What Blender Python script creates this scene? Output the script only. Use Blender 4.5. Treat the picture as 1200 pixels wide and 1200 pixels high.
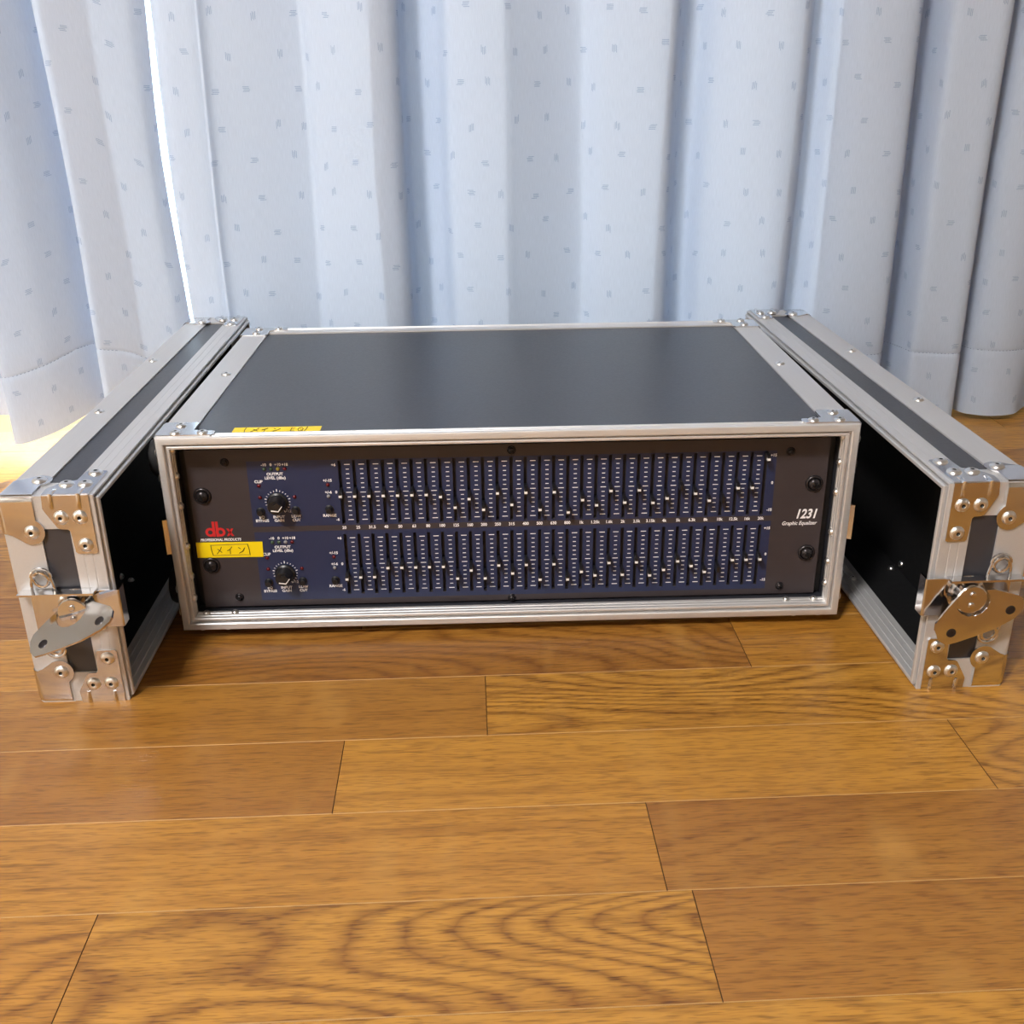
import bpy, bmesh, math, random
from mathutils import Vector, Matrix

random.seed(7)
for o in list(bpy.data.objects):
    bpy.data.objects.remove(o, do_unlink=True)
SC = bpy.context.scene
COL = SC.collection

# ------------------------------------------------------------------ camera
F_PX = 1228.15
CAM = Vector((-0.0175, -0.7172, 0.4128))
YAW, PITCH, ROLL = 0.0251, 0.4079, -0.0121
cam_d = bpy.data.cameras.new('camera')
cam_d.sensor_width = 36.0
cam_d.lens = F_PX / 1200.0 * 36.0
cam_d.clip_start = 0.01
cam = bpy.data.objects.new('camera', cam_d)
COL.objects.link(cam)
fwd = Vector((math.sin(YAW) * math.cos(PITCH), math.cos(YAW) * math.cos(PITCH), -math.sin(PITCH)))
rgt = Vector((math.cos(YAW), -math.sin(YAW), 0))
upv = rgt.cross(fwd)
r2 = rgt * math.cos(ROLL) + upv * math.sin(ROLL)
u2 = -rgt * math.sin(ROLL) + upv * math.cos(ROLL)
m3 = Matrix((r2, u2, -fwd)).transposed()
cam.matrix_world = Matrix.Translation(CAM) @ m3.to_4x4()
SC.camera = cam

# ------------------------------------------------------------------ world, light, exposure
LAMP_POS = (-1.02, -1.72, 2.37)
LAMP_L = 172.0
LAMP_COL = (1.0, 0.965, 0.935)
SKY_STRENGTH = 5.0
SKY_COL = (0.74, 0.87, 1.0)
SUN_STRENGTH = 48.0
w = bpy.data.worlds.new('world')
SC.world = w
w.use_nodes = True
bg = w.node_tree.nodes['Background']
bg.inputs['Color'].default_value = (*SKY_COL, 1)
bg.inputs['Strength'].default_value = SKY_STRENGTH
sun_d = bpy.data.lights.new('sun', 'SUN')
sun_d.energy = SUN_STRENGTH
sun_d.angle = math.radians(1.0)
sun_d.color = (1.0, 0.95, 0.88)
sun = bpy.data.objects.new('sun', sun_d)
COL.objects.link(sun)
sun.location = (2.0, 3.6, 1.4)
sun.rotation_euler = Vector((-0.55, -1.0, -0.30)).to_track_quat('-Z', 'Y').to_euler()
SC.view_settings.view_transform = 'Standard'
SC.view_settings.look = 'None'
SC.view_settings.exposure = 0.0
SC.view_settings.gamma = 1.0
SC.view_settings.use_curve_mapping = False


# ------------------------------------------------------------------ materials
def lin(r, g, b):
    f = lambda c: (c / 255 / 12.92) if c <= 10.3 else (((c / 255) + .055) / 1.055) ** 2.4
    return (f(r), f(g), f(b), 1.0)


def mat(name, col, rough=0.5, metal=0.0, var=0.06, scale=40.0, stretch=(1, 1, 1), bump=0.0, spec=0.5, rvar=0.06):
    m = bpy.data.materials.new(name)
    m.use_nodes = True
    nt = m.node_tree
    b = nt.nodes['Principled BSDF']
    tc = nt.nodes.new('ShaderNodeTexCoord')
    mp = nt.nodes.new('ShaderNodeMapping')
    mp.inputs['Scale'].default_value = [s * scale for s in stretch]
    nz = nt.nodes.new('ShaderNodeTexNoise')
    nz.inputs['Scale'].default_value = 1.0
    nz.inputs['Detail'].default_value = 3.0
    nt.links.new(tc.outputs['Object'], mp.inputs['Vector'])
    nt.links.new(mp.outputs['Vector'], nz.inputs['Vector'])
    mx = nt.nodes.new('ShaderNodeMix')
    mx.data_type = 'RGBA'
    c = Vector(col[:3])
    mx.inputs[6].default_value = (*(c * (1 - var)), 1)
    mx.inputs[7].default_value = (*[min(1, v) for v in c * (1 + var)], 1)
    nt.links.new(nz.outputs['Fac'], mx.inputs[0])
    nt.links.new(mx.outputs[2], b.inputs['Base Color'])
    mr = nt.nodes.new('ShaderNodeMapRange')
    mr.inputs['To Min'].default_value = max(0.02, rough - rvar)
    mr.inputs['To Max'].default_value = min(1, rough + rvar)
    nt.links.new(nz.outputs['Fac'], mr.inputs['Value'])
    nt.links.new(mr.outputs['Result'], b.inputs['Roughness'])
    b.inputs['Metallic'].default_value = metal
    b.inputs['Specular IOR Level'].default_value = spec
    if bump:
        bp = nt.nodes.new('ShaderNodeBump')
        bp.inputs['Strength'].default_value = bump
        bp.inputs['Distance'].default_value = 0.001
        nt.links.new(nz.outputs['Fac'], bp.inputs['Height'])
        nt.links.new(bp.outputs['Normal'], b.inputs['Normal'])
    return m


M = {}
M['alu'] = mat('anodised_aluminium', (0.62, 0.62, 0.63, 1), 0.50, 0.55, 0.05, 60, (12, 0.4, 12), 0.03)
M['alu_x'] = mat('brushed_aluminium_frame', (0.74, 0.73, 0.73, 1), 0.42, 0.60, 0.06, 60, (0.4, 12, 12), 0.03)
M['chrome'] = mat('zinc_plated_steel', (0.72, 0.72, 0.73, 1), 0.16, 1.0, 0.04, 90, (1, 1, 1), 0.0, rvar=0.05)
M['nickel'] = mat('polished_nickel', (0.72, 0.72, 0.74, 1), 0.12, 1.0, 0.03, 120, (1, 1, 1), 0.0, rvar=0.04)
M['rivet'] = mat('rivet_aluminium', (0.83, 0.82, 0.81, 1), 0.30, 1.0, 0.05, 300)
M['lam'] = mat('black_laminate', lin(50, 51, 58), 0.36, 0.0, 0.10, 500, (1, 1, 1), 0.06, spec=0.8)
M['inner'] = mat('black_plywood_inside', lin(14, 14, 16), 0.75, 0.0, 0.2, 200, (1, 1, 1), 0.1, spec=0.25)
M['rubber'] = mat('black_rubber', lin(24, 24, 26), 0.65, 0.0, 0.15, 300, (1, 1, 1), 0.1)
M['rail'] = mat('black_painted_steel', lin(20, 19, 20), 0.45, 0.0, 0.15, 200)
M['plastic'] = mat('black_plastic', lin(26, 25, 27), 0.38, 0.0, 0.1, 400)
M['screw'] = mat('black_oxide_steel', lin(52, 48, 50), 0.30, 0.6, 0.1, 300)
M['white'] = mat('white_print', lin(246, 245, 247), 0.55, 0.0, 0.03, 300)
M['capwhite'] = mat('white_cap_line', lin(240, 238, 236), 0.45, 0.0, 0.03, 300)
M['red'] = mat('red_print', lin(205, 40, 42), 0.5, 0.0, 0.05, 300)
M['yellow'] = mat('yellow_tape', lin(250, 218, 10), 0.45, 0.0, 0.03, 60)
M['ink'] = mat('black_marker_ink', lin(38, 34, 20), 0.6, 0.0, 0.1, 400)
M['blue'] = mat('navy_panel_paint', lin(35, 45, 78), 0.42, 0.0, 0.06, 500)
M['slot'] = mat('slider_slot_dark', lin(52, 47, 47), 0.6, 0.0, 0.2, 600)
M['led_red'] = mat('red_led_lens', lin(92, 14, 24), 0.2, 0.0, 0.1, 500)
M['led_green'] = mat('green_led_lens', lin(66, 84, 66), 0.2, 0.0, 0.1, 500)
M['led_yellow'] = mat('yellow_led_lens', lin(150, 138, 62), 0.2, 0.0, 0.1, 500)
M['led_clear'] = mat('clear_led_lens', lin(140, 140, 142), 0.25, 0.0, 0.1, 500)
M['wall'] = mat('white_wallpaper', lin(176, 170, 160), 0.85, 0.0, 0.03, 120, (1, 1, 1), 0.1)
M['ceil'] = mat('white_ceiling_board', lin(150, 142, 132), 0.9, 0.0, 0.02, 60)
M['sash'] = mat('silver_window_sash', (0.62, 0.62, 0.63, 1), 0.4, 1.0, 0.05, 60)
M['thread'] = mat('hem_thread', lin(118, 132, 158), 0.9, 0.0, 0.2, 800)
M['wood_base'] = mat('pale_floor_filler', lin(176, 138, 88), 0.7, 0.0, 0.12, 120)
M['joint'] = mat('dark_plank_joint', lin(84, 52, 22), 0.8, 0.0, 0.2, 120)
M['worn'] = mat('worn_plank_edge', lin(178, 138, 84), 0.6, 0.0, 0.2, 160)


def panel_material():
    # dark anodised front panel with fine horizontal brushing
    m = mat('dark_grey_front_panel', lin(58, 51, 54), 0.45, 0.0, 0.10, 1.0, (4, 1, 620), 0.05)
    return m


M['panel'] = panel_material()


class NT:
    """small node helper"""
    def __init__(s, name):
        s.m = bpy.data.materials.new(name)
        s.m.use_nodes = True
        s.t = s.m.node_tree
        s.b = s.t.nodes['Principled BSDF']

    def n(s, typ, **kw):
        x = s.t.nodes.new('ShaderNode' + typ)
        for k, v in kw.items():
            setattr(x, k, v)
        return x

    def l(s, a, b):
        s.t.links.new(a, b)

    def math(s, op, a, b=None, c=None):
        x = s.n('Math', operation=op)
        for i, v in enumerate((a, b, c)):
            if v is None:
                continue
            if isinstance(v, (int, float)):
                x.inputs[i].default_value = v
            else:
                s.l(v, x.inputs[i])
        return x.outputs[0]

    def mix(s, fac, a, b):
        x = s.n('Mix', data_type='RGBA')
        for i, v in ((0, fac), (6, a), (7, b)):
            if isinstance(v, (int, float)):
                x.inputs[i].default_value = v
            elif isinstance(v, (tuple, list)):
                x.inputs[i].default_value = v
            else:
                s.l(v, x.inputs[i])
        return x.outputs[2]

    def noise(s, vec, scale=1.0, detail=2.0, rough=0.5, w=None):
        x = s.n('TexNoise')
        if w is not None:
            x.noise_dimensions = '4D'
            s.l(w, x.inputs['W'])
        x.inputs['Scale'].default_value = scale
        x.inputs['Detail'].default_value = detail
        x.inputs['Roughness'].default_value = rough
        s.l(vec, x.inputs['Vector'])
        return x.outputs['Fac']

    def ramp(s, fac, stops):
        x = s.n('ValToRGB')
        e = x.color_ramp.elements
        while len(e) < len(stops):
            e.new(0.5)
        for el, (p, c) in zip(e, stops):
            el.position = p
            el.color = c
        s.l(fac, x.inputs['Fac'])
        return x.outputs['Color']


def wood_material():
    k = NT('varnished_oak')
    tc = k.n('TexCoord')
    oi = k.n('ObjectInfo')
    rnd = oi.outputs['Random']
    r2_ = k.math('FRACT', k.math('MULTIPLY', rnd, 17.31))
    r3_ = k.math('FRACT', k.math('MULTIPLY', rnd, 91.7))
    off = k.n('CombineXYZ')
    k.l(k.math('MULTIPLY', rnd, 37.0), off.inputs[0])
    k.l(k.math('MULTIPLY', r2_, 11.0), off.inputs[1])
    k.l(k.math('MULTIPLY', r3_, 5.0), off.inputs[2])
    add = k.n('VectorMath', operation='ADD')
    k.l(tc.outputs['Object'], add.inputs[0])
    k.l(off.outputs[0], add.inputs[1])
    P = add.outputs[0]

    def mapped(sx, sy, sz=1.0):
        mp = k.n('Mapping')
        mp.inputs['Scale'].default_value = (sx, sy, sz)
        k.l(P, mp.inputs['Vector'])
        return mp.outputs['Vector']
    # growth ring field: strongly stretched noise makes cathedral figures
    field = k.noise(mapped(2.3, 10.5), 1.0, 0.6, 0.4)
    fine_w = k.noise(mapped(40.0, 160.0), 1.0, 2.0, 0.55)
    ring_in = k.math('ADD', k.math('MULTIPLY', field, 31.0), k.math('MULTIPLY', fine_w, 0.35))
    fr = k.math('FRACT', ring_in)
    tri = k.math('POWER', k.math('SUBTRACT', 1.0, k.math('ABSOLUTE', k.math('SUBTRACT', k.math('MULTIPLY', fr, 2.0), 1.0))), 2.2)

    def rng_(v, a, b):
        m_ = k.n('MapRange')
        m_.inputs['From Min'].default_value = a
        m_.inputs['From Max'].default_value = b
        k.l(v, m_.inputs['Value'])
        return m_.outputs['Result']
    pore = rng_(k.noise(mapped(85.0, 900.0), 1.0, 1.5, 0.5), 0.52, 0.68)
    pore2 = rng_(k.noise(mapped(38.0, 420.0), 1.0, 2.0, 0.5), 0.50, 0.72)
    broad = k.noise(mapped(1.7, 9.0), 1.0, 2.0, 0.5)
    streak = k.noise(mapped(3.0, 120.0), 1.0, 3.0, 0.6)
    flake = rng_(k.noise(mapped(34.0, 12.0), 1.0, 1.0, 0.5), 0.58, 0.78)
    ringamt = k.math('MULTIPLY', tri, rng_(r2_, 0.15, 0.75))
    light = k.mix(rnd, lin(184, 130, 50), lin(166, 108, 37))
    light = k.mix(k.math('MULTIPLY', k.math('GREATER_THAN', r3_, 0.74), 0.75), light, lin(132, 80, 34))
    light = k.mix(k.math('MULTIPLY', broad, 0.60), light, lin(200, 150, 66))
    c = k.mix(k.math('MULTIPLY', ringamt, 0.64), light, lin(104, 60, 22))
    c = k.mix(k.math('MULTIPLY', rng_(streak, 0.45, 0.75), 0.45), c, lin(122, 74, 28))
    c = k.mix(k.math('MULTIPLY', pore, k.math('ADD', 0.42, k.math('MULTIPLY', ringamt, 0.5))), c, lin(88, 50, 18))
    c = k.mix(k.math('MULTIPLY', pore2, 0.50), c, lin(98, 57, 20))
    c = k.mix(k.math('MULTIPLY', flake, k.math('MULTIPLY', r3_, 0.40)), c, lin(196, 148, 76))
    k.l(c, k.b.inputs['Base Color'])
    ro = k.n('MapRange')
    ro.inputs['To Min'].default_value = 0.26
    ro.inputs['To Max'].default_value = 0.40
    k.l(broad, ro.inputs['Value'])
    k.l(ro.outputs['Result'], k.b.inputs['Roughness'])
    k.b.inputs['Specular IOR Level'].default_value = 0.5
    bp = k.n('Bump')
    bp.inputs['Strength'].default_value = 0.25
    bp.inputs['Distance'].default_value = 0.0006
    h = k.math('SUBTRACT', k.noise(mapped(6, 40), 1.0, 2.0), k.math('MULTIPLY', pore, 0.35))
    k.l(h, bp.inputs['Height'])
    k.l(bp.outputs['Normal'], k.b.inputs['Normal'])
    return k.m


M['wood'] = wood_material()


def curtain_material():
    k = NT('pale_blue_woven_curtain')
    uv = k.n('UVMap')
    sep = k.n('SeparateXYZ')
    k.l(uv.outputs['UV'], sep.inputs[0])
    u, v = sep.outputs[0], sep.outputs[1]
    # woven dash motifs on a jittered lattice of 42 x 34 mm cells
    cu = k.math('DIVIDE', u, 0.042)
    row = k.math('FLOOR', k.math('DIVIDE', v, 0.034))
    cu2 = k.math('ADD', cu, k.math('MULTIPLY', row, 0.38))
    cv = k.math('DIVIDE', v, 0.034)
    cell = k.n('CombineXYZ')
    k.l(k.math('FLOOR', cu2), cell.inputs[0])
    k.l(row, cell.inputs[1])
    wn = k.n('TexWhiteNoise', noise_dimensions='3D')
    k.l(cell.outputs[0], wn.inputs['Vector'])
    ws = k.n('SeparateColor')
    k.l(wn.outputs['Color'], ws.inputs[0])
    ja = k.math('MULTIPLY', k.math('SUBTRACT', ws.outputs[0], 0.5), 0.018)
    jb = k.math('MULTIPLY', k.math('SUBTRACT', ws.outputs[1], 0.5), 0.012)
    fx = k.math('SUBTRACT', k.math('MULTIPLY', k.math('SUBTRACT', k.math('FRACT', cu2), 0.5), 0.042), ja)
    fy = k.math('SUBTRACT', k.math('MULTIPLY', k.math('SUBTRACT', k.math('FRACT', cv), 0.5), 0.034), jb)
    sw = k.math('GREATER_THAN', ws.outputs[2], 0.5)
    inv = k.math('SUBTRACT', 1.0, sw)
    a = k.math('ADD', k.math('MULTIPLY', fx, inv), k.math('MULTIPLY', fy, sw))
    b = k.math('ADD', k.math('MULTIPLY', fy, inv), k.math('MULTIPLY', fx, sw))
    # stripes across b, running along a
    stripe = k.math('FLOOR', k.math('DIVIDE', b, 0.0014))
    c2 = k.n('CombineXYZ')
    k.l(stripe, c2.inputs[0])
    k.l(wn.outputs['Value'], c2.inputs[1])
    wn2 = k.n('TexWhiteNoise', noise_dimensions='3D')
    k.l(c2.outputs[0], wn2.inputs['Vector'])
    sh = k.math('MULTIPLY', k.math('SUBTRACT', wn2.outputs['Value'], 0.5), 0.0026)
    ina = k.math('LESS_THAN', k.math('ABSOLUTE', k.math('ADD', a, sh)), 0.0034)
    inb = k.math('LESS_THAN', k.math('ABSOLUTE', b), 0.0028)
    bar = k.math('LESS_THAN', k.math('FRACT', k.math('DIVIDE', b, 0.0014)), 0.55)
    motif = k.math('MULTIPLY', k.math('MULTIPLY', ina, inb), bar)
    # weave
    cw = k.n('CombineXYZ')
    k.l(k.math('MULTIPLY', u, 1500.0), cw.inputs[0])
    k.l(k.math('MULTIPLY', v, 90.0), cw.inputs[1])
    weave = k.noise(cw.outputs[0], 1.0, 1.0)
    col = k.mix(weave, lin(172, 184, 203), lin(188, 200, 218))
    col = k.mix(k.math('MULTIPLY', motif, 0.50), col, lin(104, 126, 166))
    dif = k.n('BsdfDiffuse')
    trl = k.n('BsdfTranslucent')
    k.l(col, dif.inputs['Color'])
    tcol = k.mix(motif, lin(190, 208, 234), lin(120, 150, 205))
    k.l(tcol, trl.inputs['Color'])
    mx = k.n('MixShader')
    mx.inputs[0].default_value = 0.020
    k.l(dif.outputs[0], mx.inputs[1])
    k.l(trl.outputs[0], mx.inputs[2])
    bp = k.n('Bump')
    bp.inputs['Strength'].default_value = 0.12
    bp.inputs['Distance'].default_value = 0.0005
    k.l(weave, bp.inputs['Height'])
    k.l(bp.outputs['Normal'], dif.inputs['Normal'])
    out = k.t.nodes['Material Output']
    k.l(mx.outputs[0], out.inputs['Surface'])
    k.t.nodes.remove(k.b)
    return k.m


M['curtain'] = curtain_material()


def glass_material():
    k = NT('window_glass')
    tr = k.n('BsdfTransparent')
    tr.inputs['Color'].default_value = (0.93, 0.96, 0.96, 1)
    gl = k.n('BsdfGlossy')
    gl.inputs['Roughness'].default_value = 0.02
    fr = k.n('Fresnel')
    fr.inputs['IOR'].default_value = 1.45
    mx = k.n('MixShader')
    k.l(fr.outputs[0], mx.inputs[0])
    k.l(tr.outputs[0], mx.inputs[1])
    k.l(gl.outputs[0], mx.inputs[2])
    k.l(mx.outputs[0], k.t.nodes['Material Output'].inputs['Surface'])
    k.t.nodes.remove(k.b)
    return k.m


M['glass'] = glass_material()


def emit_material(name, col, strength):
    k = NT(name)
    em = k.n('Emission')
    em.inputs['Color'].default_value = (*col, 1)
    em.inputs['Strength'].default_value = strength
    k.l(em.outputs[0], k.t.nodes['Material Output'].inputs['Surface'])
    k.t.nodes.remove(k.b)
    return k.m


M['lamp'] = emit_material('lamp_diffuser_glow', LAMP_COL, LAMP_L)


# ------------------------------------------------------------------ object helpers
def finish(name, bm, mats, parent=None, smooth=False, loc=None, recalc=True, angle=35):
    if recalc:
        bmesh.ops.recalc_face_normals(bm, faces=bm.faces[:])
    me = bpy.data.meshes.new(name)
    bm.to_mesh(me)
    bm.free()
    return from_mesh(name, me, mats, parent, smooth, loc, angle)


def from_mesh(name, me, mats, parent=None, smooth=False, loc=None, angle=35):
    if not isinstance(mats, (list, tuple)):
        mats = [mats]
    if not me.materials:
        for m in mats:
            me.materials.append(m)
    if smooth:
        me.polygons.foreach_set('use_smooth', [True] * len(me.polygons))
        try:
            me.set_sharp_from_angle(angle=math.radians(angle))
        except Exception:
            pass
    o = bpy.data.objects.new(name, me)
    COL.objects.link(o)
    if parent is not None:
        o.parent = parent
    if loc is not None:
        o.location = loc
    return o


def inst(src, parent, mtx):
    """copy sharing mesh data, placed by a local matrix"""
    o = bpy.data.objects.new(src.name.split('.')[0], src.data) if isinstance(src, bpy.types.Object) else None
    COL.objects.link(o)
    o.parent = parent
    o.matrix_local = mtx
    return o


def place(name, me, parent, mtx):
    o = bpy.data.objects.new(name, me)
    COL.objects.link(o)
    o.parent = parent
    o.matrix_local = mtx
    return o


def empty(name, loc, rz=0.0):
    o = bpy.data.objects.new(name, None)
    o.empty_display_size = 0.05
    COL.objects.link(o)
    o.location = loc
    o.rotation_euler = (0, 0, rz)
    return o


def tag(o, label=None, cat=None, group=None, kind=None):
    if label:
        o['label'] = label
    if cat:
        o['category'] = cat
    if group:
        o['group'] = group
    if kind:
        o['kind'] = kind
    return o


def bm_box(bm, x0, x1, y0, y1, z0, z1, bev=0.0, seg=1):
    vs = [bm.verts.new(p) for p in ((x0, y0, z0), (x1, y0, z0), (x1, y1, z0), (x0, y1, z0),
                                    (x0, y0, z1), (x1, y0, z1), (x1, y1, z1), (x0, y1, z1))]
    fs = [bm.faces.new([vs[i] for i in q]) for q in
          ((0, 3, 2, 1), (4, 5, 6, 7), (0, 1, 5, 4), (1, 2, 6, 5), (2, 3, 7, 6), (3, 0, 4, 7))]
    if bev > 0:
        es = list({e for f in fs for e in f.edges})
        bmesh.ops.bevel(bm, geom=es, offset=bev, segments=seg, profile=0.5, affect='EDGES')


def box(name, x0, x1, y0, y1, z0, z1, m, parent=None, bev=0.0, seg=1):
    bm = bmesh.new()
    bm_box(bm, min(x0, x1), max(x0, x1), min(y0, y1), max(y0, y1), min(z0, z1), max(z0, z1), bev, seg)
    return finish(name, bm, m, parent, smooth=bev > 0)


def bm_prism(bm, poly, t0, t1, fn):
    """poly: list of (u,v); extruded between t0 and t1; fn(u,v,t)->xyz"""
    a = [bm.verts.new(fn(u, v, t0)) for u, v in poly]
    b = [bm.verts.new(fn(u, v, t1)) for u, v in poly]
    n = len(poly)
    bm.faces.new(a)
    bm.faces.new(list(reversed(b)))
    for i in range(n):
        j = (i + 1) % n
        bm.faces.new((a[j], a[i], b[i], b[j]))


def bm_lathe(bm, prof, seg=20, fn=lambda x, y, z: (x, y, z)):
    """prof: (r,z) list, revolved round z"""
    rings = []
    for r, z in prof:
        if r < 1e-7:
            rings.append([bm.verts.new(fn(0, 0, z))])
        else:
            rings.append([bm.verts.new(fn(r * math.cos(2 * math.pi * i / seg), r * math.sin(2 * math.pi * i / seg), z))
                          for i in range(seg)])
    for a, b in zip(rings[:-1], rings[1:]):
        for i in range(seg):
            j = (i + 1) % seg
            if len(a) == 1 and len(b) == 1:
                continue
            if len(a) == 1:
                bm.faces.new((a[0], b[i], b[j]))
            elif len(b) == 1:
                bm.faces.new((a[i], a[j], b[0]))
            else:
                bm.faces.new((a[i], a[j], b[j], b[i]))


def bm_tube(bm, pts, r, seg=8, closed=False):
    pts = [Vector(p) for p in pts]
    n = len(pts)
    rings = []
    prev = None
    for i, p in enumerate(pts):
        if closed:
            d = pts[(i + 1) % n] - pts[i - 1]
        else:
            d = pts[min(i + 1, n - 1)] - pts[max(i - 1, 0)]
        d.normalize()
        if prev is None:
            ref = Vector((0, 0, 1)) if abs(d.z) < 0.9 else Vector((1, 0, 0))
            nrm = d.cross(ref).normalized()
        else:
            nrm = (prev - d * prev.dot(d)).normalized()
        prev = nrm
        bi = d.cross(nrm)
        rings.append([bm.verts.new(p + (nrm * math.cos(2 * math.pi * k / seg) + bi * math.sin(2 * math.pi * k / seg)) * r)
                      for k in range(seg)])
    m = n if closed else n - 1
    for i in range(m):
        a, b = rings[i], rings[(i + 1) % n]
        for k in range(seg):
            l = (k + 1) % seg
            bm.faces.new((a[k], a[l], b[l], b[k]))
    if not closed:
        bm.faces.new(list(reversed(rings[0])))
        bm.faces.new(rings[-1])


def rect_sweep(bm, prof, u0, u1, v0, v1, fn, sides=None):
    """mitred frame round the rectangle; prof is a closed polygon of (inset, depth).
    sides: None = one ring, else list of side numbers built as separate closed prisms"""
    corners = [(u0, v0, 1, 1), (u1, v0, -1, 1), (u1, v1, -1, -1), (u0, v1, 1, -1)]

    def ring(c):
        u, v, su, sv = c
        return [bm.verts.new(fn(u + su * i, v + sv * i, d)) for i, d in prof]
    n = len(prof)
    if sides is None:
        rs = [ring(c) for c in corners]
        for q in range(4):
            a, b = rs[q], rs[(q + 1) % 4]
            for k in range(n):
                l = (k + 1) % n
                bm.faces.new((a[k], a[l], b[l], b[k]))
    else:
        for q in sides:
            a, b = ring(corners[q]), ring(corners[(q + 1) % 4])
            for k in range(n):
                l = (k + 1) % n
                bm.faces.new((a[k], a[l], b[l], b[k]))
            bm.faces.new(list(reversed(a)))
            bm.faces.new(b)


def text_mesh(body, size, fn, shear=0.0, bold=0.0, sx=1.0, align='CENTER', spacing=1.0):
    """mesh of a line of lettering; fn(u,v)->xyz, flat"""
    cu = bpy.data.curves.new('lettering', 'FONT')
    cu.body = body
    cu.size = size
    cu.align_x = align
    cu.align_y = 'CENTER'
    cu.shear = shear
    cu.offset = bold
    cu.space_character = spacing
    cu.resolution_u = 3
    ob = bpy.data.objects.new('lettering', cu)
    COL.objects.link(ob)
    dg = bpy.context.evaluated_depsgraph_get()
    me = bpy.data.meshes.new_from_object(ob.evaluated_get(dg))
    bpy.data.objects.remove(ob, do_unlink=True)
    bpy.data.curves.remove(cu)
    me.materials.clear()
    for vtx in me.vertices:
        vtx.co = fn(vtx.co.x * sx, vtx.co.y)
    return me


def rot_to(normal):
    """matrix turning +Z to the given normal"""
    return Vector(normal).to_track_quat('Z', 'Y').to_matrix().to_4x4()


def at(p, normal=(0, 0, 1)):
    return Matrix.Translation(p) @ rot_to(normal)


def rivet_mesh(name, r, h):
    bm = bmesh.new()
    bm_lathe(bm, [(0, h * 0.15), (r * 0.20, h * 0.15), (r * 0.26, h * 0.95), (r * 0.5, h), (r * 0.78, h * 0.72), (r * 0.95, h * 0.3),
                  (r, 0.0), (r * 0.98, -0.0008), (0, -0.0008)], 18)
    bmesh.ops.recalc_face_normals(bm, faces=bm.faces[:])
    me = bpy.data.meshes.new(name)
    bm.to_mesh(me)
    bm.free()
    me.materials.append(M['rivet'])
    me.materials.append(M['rail'])
    for p in me.polygons:
        if p.center.xy.length < r * 0.24 and p.center.z > 0:
            p.material_index = 1  # hole faces coloured dark for the shade inside the hole
    me.polygons.foreach_set('use_smooth', [True] * len(me.polygons))
    return me


RIV_L = rivet_mesh('rivet', 0.0050, 0.0021)
RIV_M = rivet_mesh('rivet', 0.0042, 0.0018)
RIV_S = rivet_mesh('rivet', 0.0029, 0.0022)

# ------------------------------------------------------------------ room shell
ROOM_X0, ROOM_X1, ROOM_Y0, WALL_Y, CEIL_Z = -2.0, 2.0, -2.9, 0.600, 2.40
SL = 0.0137            # the boards run at a slight angle to the case
PITCHW = 0.0737


def build_floor():
    fl = box('floor', ROOM_X0, ROOM_X1, ROOM_Y0, WALL_Y + 0.10, -0.05, -0.0012, M['wood_base'])
    tag(fl, 'varnished oak strip floor with light worn seams', None, None, 'structure')
    known = {-1: [-0.300, 0.1737, 0.62], 0: [-0.47, -0.0215, 0.46], 1: [-0.55, -0.115, 0.290, 0.70], 2: [-0.34, 0.0743, 0.50],
             3: [-0.62, -0.2277, 0.0887, 0.52], 4: [-0.42, 0.31], -2: [-0.55, -0.12, 0.33], -3: [-0.72, -0.33, 0.05, 0.50],
             -4: [-0.5, 0.1, 0.68], -5: [-0.8, -0.40, 0.25, 0.60], -6: [-0.62, -0.1, 0.40], -7: [-.45, .05, .5], 5: [-0.15, 0.25]}
    ang = math.atan(SL)
    n = 0
    rng = random.Random(3)
    X0, X1 = -1.45, 1.45
    for row in range(-8, 15):
        ytop = -0.0617 - PITCHW * row           # at x = 0
        js = list(known.get(row, []))
        if not js:
            x = -1.3 + rng.random() * 0.4
            while x < 1.45:
                js.append(x)
                x += rng.choice([0.36, 0.42, 0.48, 0.55])
        x = js[0]
        while x > X0 + 0.2:
            x -= rng.choice([0.40, 0.46, 0.52])
            js.insert(0, x)
        x = js[-1]
        while x < X1 - 0.2:
            x += rng.choice([0.40, 0.46, 0.52])
            js.append(x)
        js = [X0] + [j for j in js if X0 + 0.1 < j < X1 - 0.1] + [X1]
        for a, b in zip(js[:-1], js[1:]):
            L, wd = b - a, PITCHW
            bm = bmesh.new()
            g, ce, cl = 0.00006, 0.00022, 0.00032
            hx, hy = L / 2 - g, wd / 2 - g
            lo = [bm.verts.new((sx * hx, sy * hy, -0.0012)) for sx, sy in ((-1, -1), (1, -1), (1, 1), (-1, 1))]
            mid = [bm.verts.new((sx * hx, sy * hy, -0.00035)) for sx, sy in ((-1, -1), (1, -1), (1, 1), (-1, 1))]
            top = [bm.verts.new((sx * (hx - ce), sy * (hy - cl), 0)) for sx, sy in ((-1, -1), (1, -1), (1, 1), (-1, 1))]
            bm.faces.new(top)
            bm.faces.new(list(reversed(lo)))
            for i in range(4):
                j = (i + 1) % 4
                f = bm.faces.new((lo[i], lo[j], mid[j], mid[i]))
                f.material_index = 1
                f = bm.faces.new((mid[i], mid[j], top[j], top[i]))
                f.material_index = 2 if i in (0, 2) else 1
            o = finish('plank', bm, [M['wood'], M['joint'], M['worn']], fl)
            cx = (a + b) / 2
            o.location = (cx, ytop - wd / 2 + SL * cx, 0)
            o.rotation_euler = (0, 0, ang)
            n += 1
    return n


NPLANK = build_floor()

WX0, WX1, WZ0, WZ1 = -1.25, 0.50, 0.012, 1.98


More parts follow.
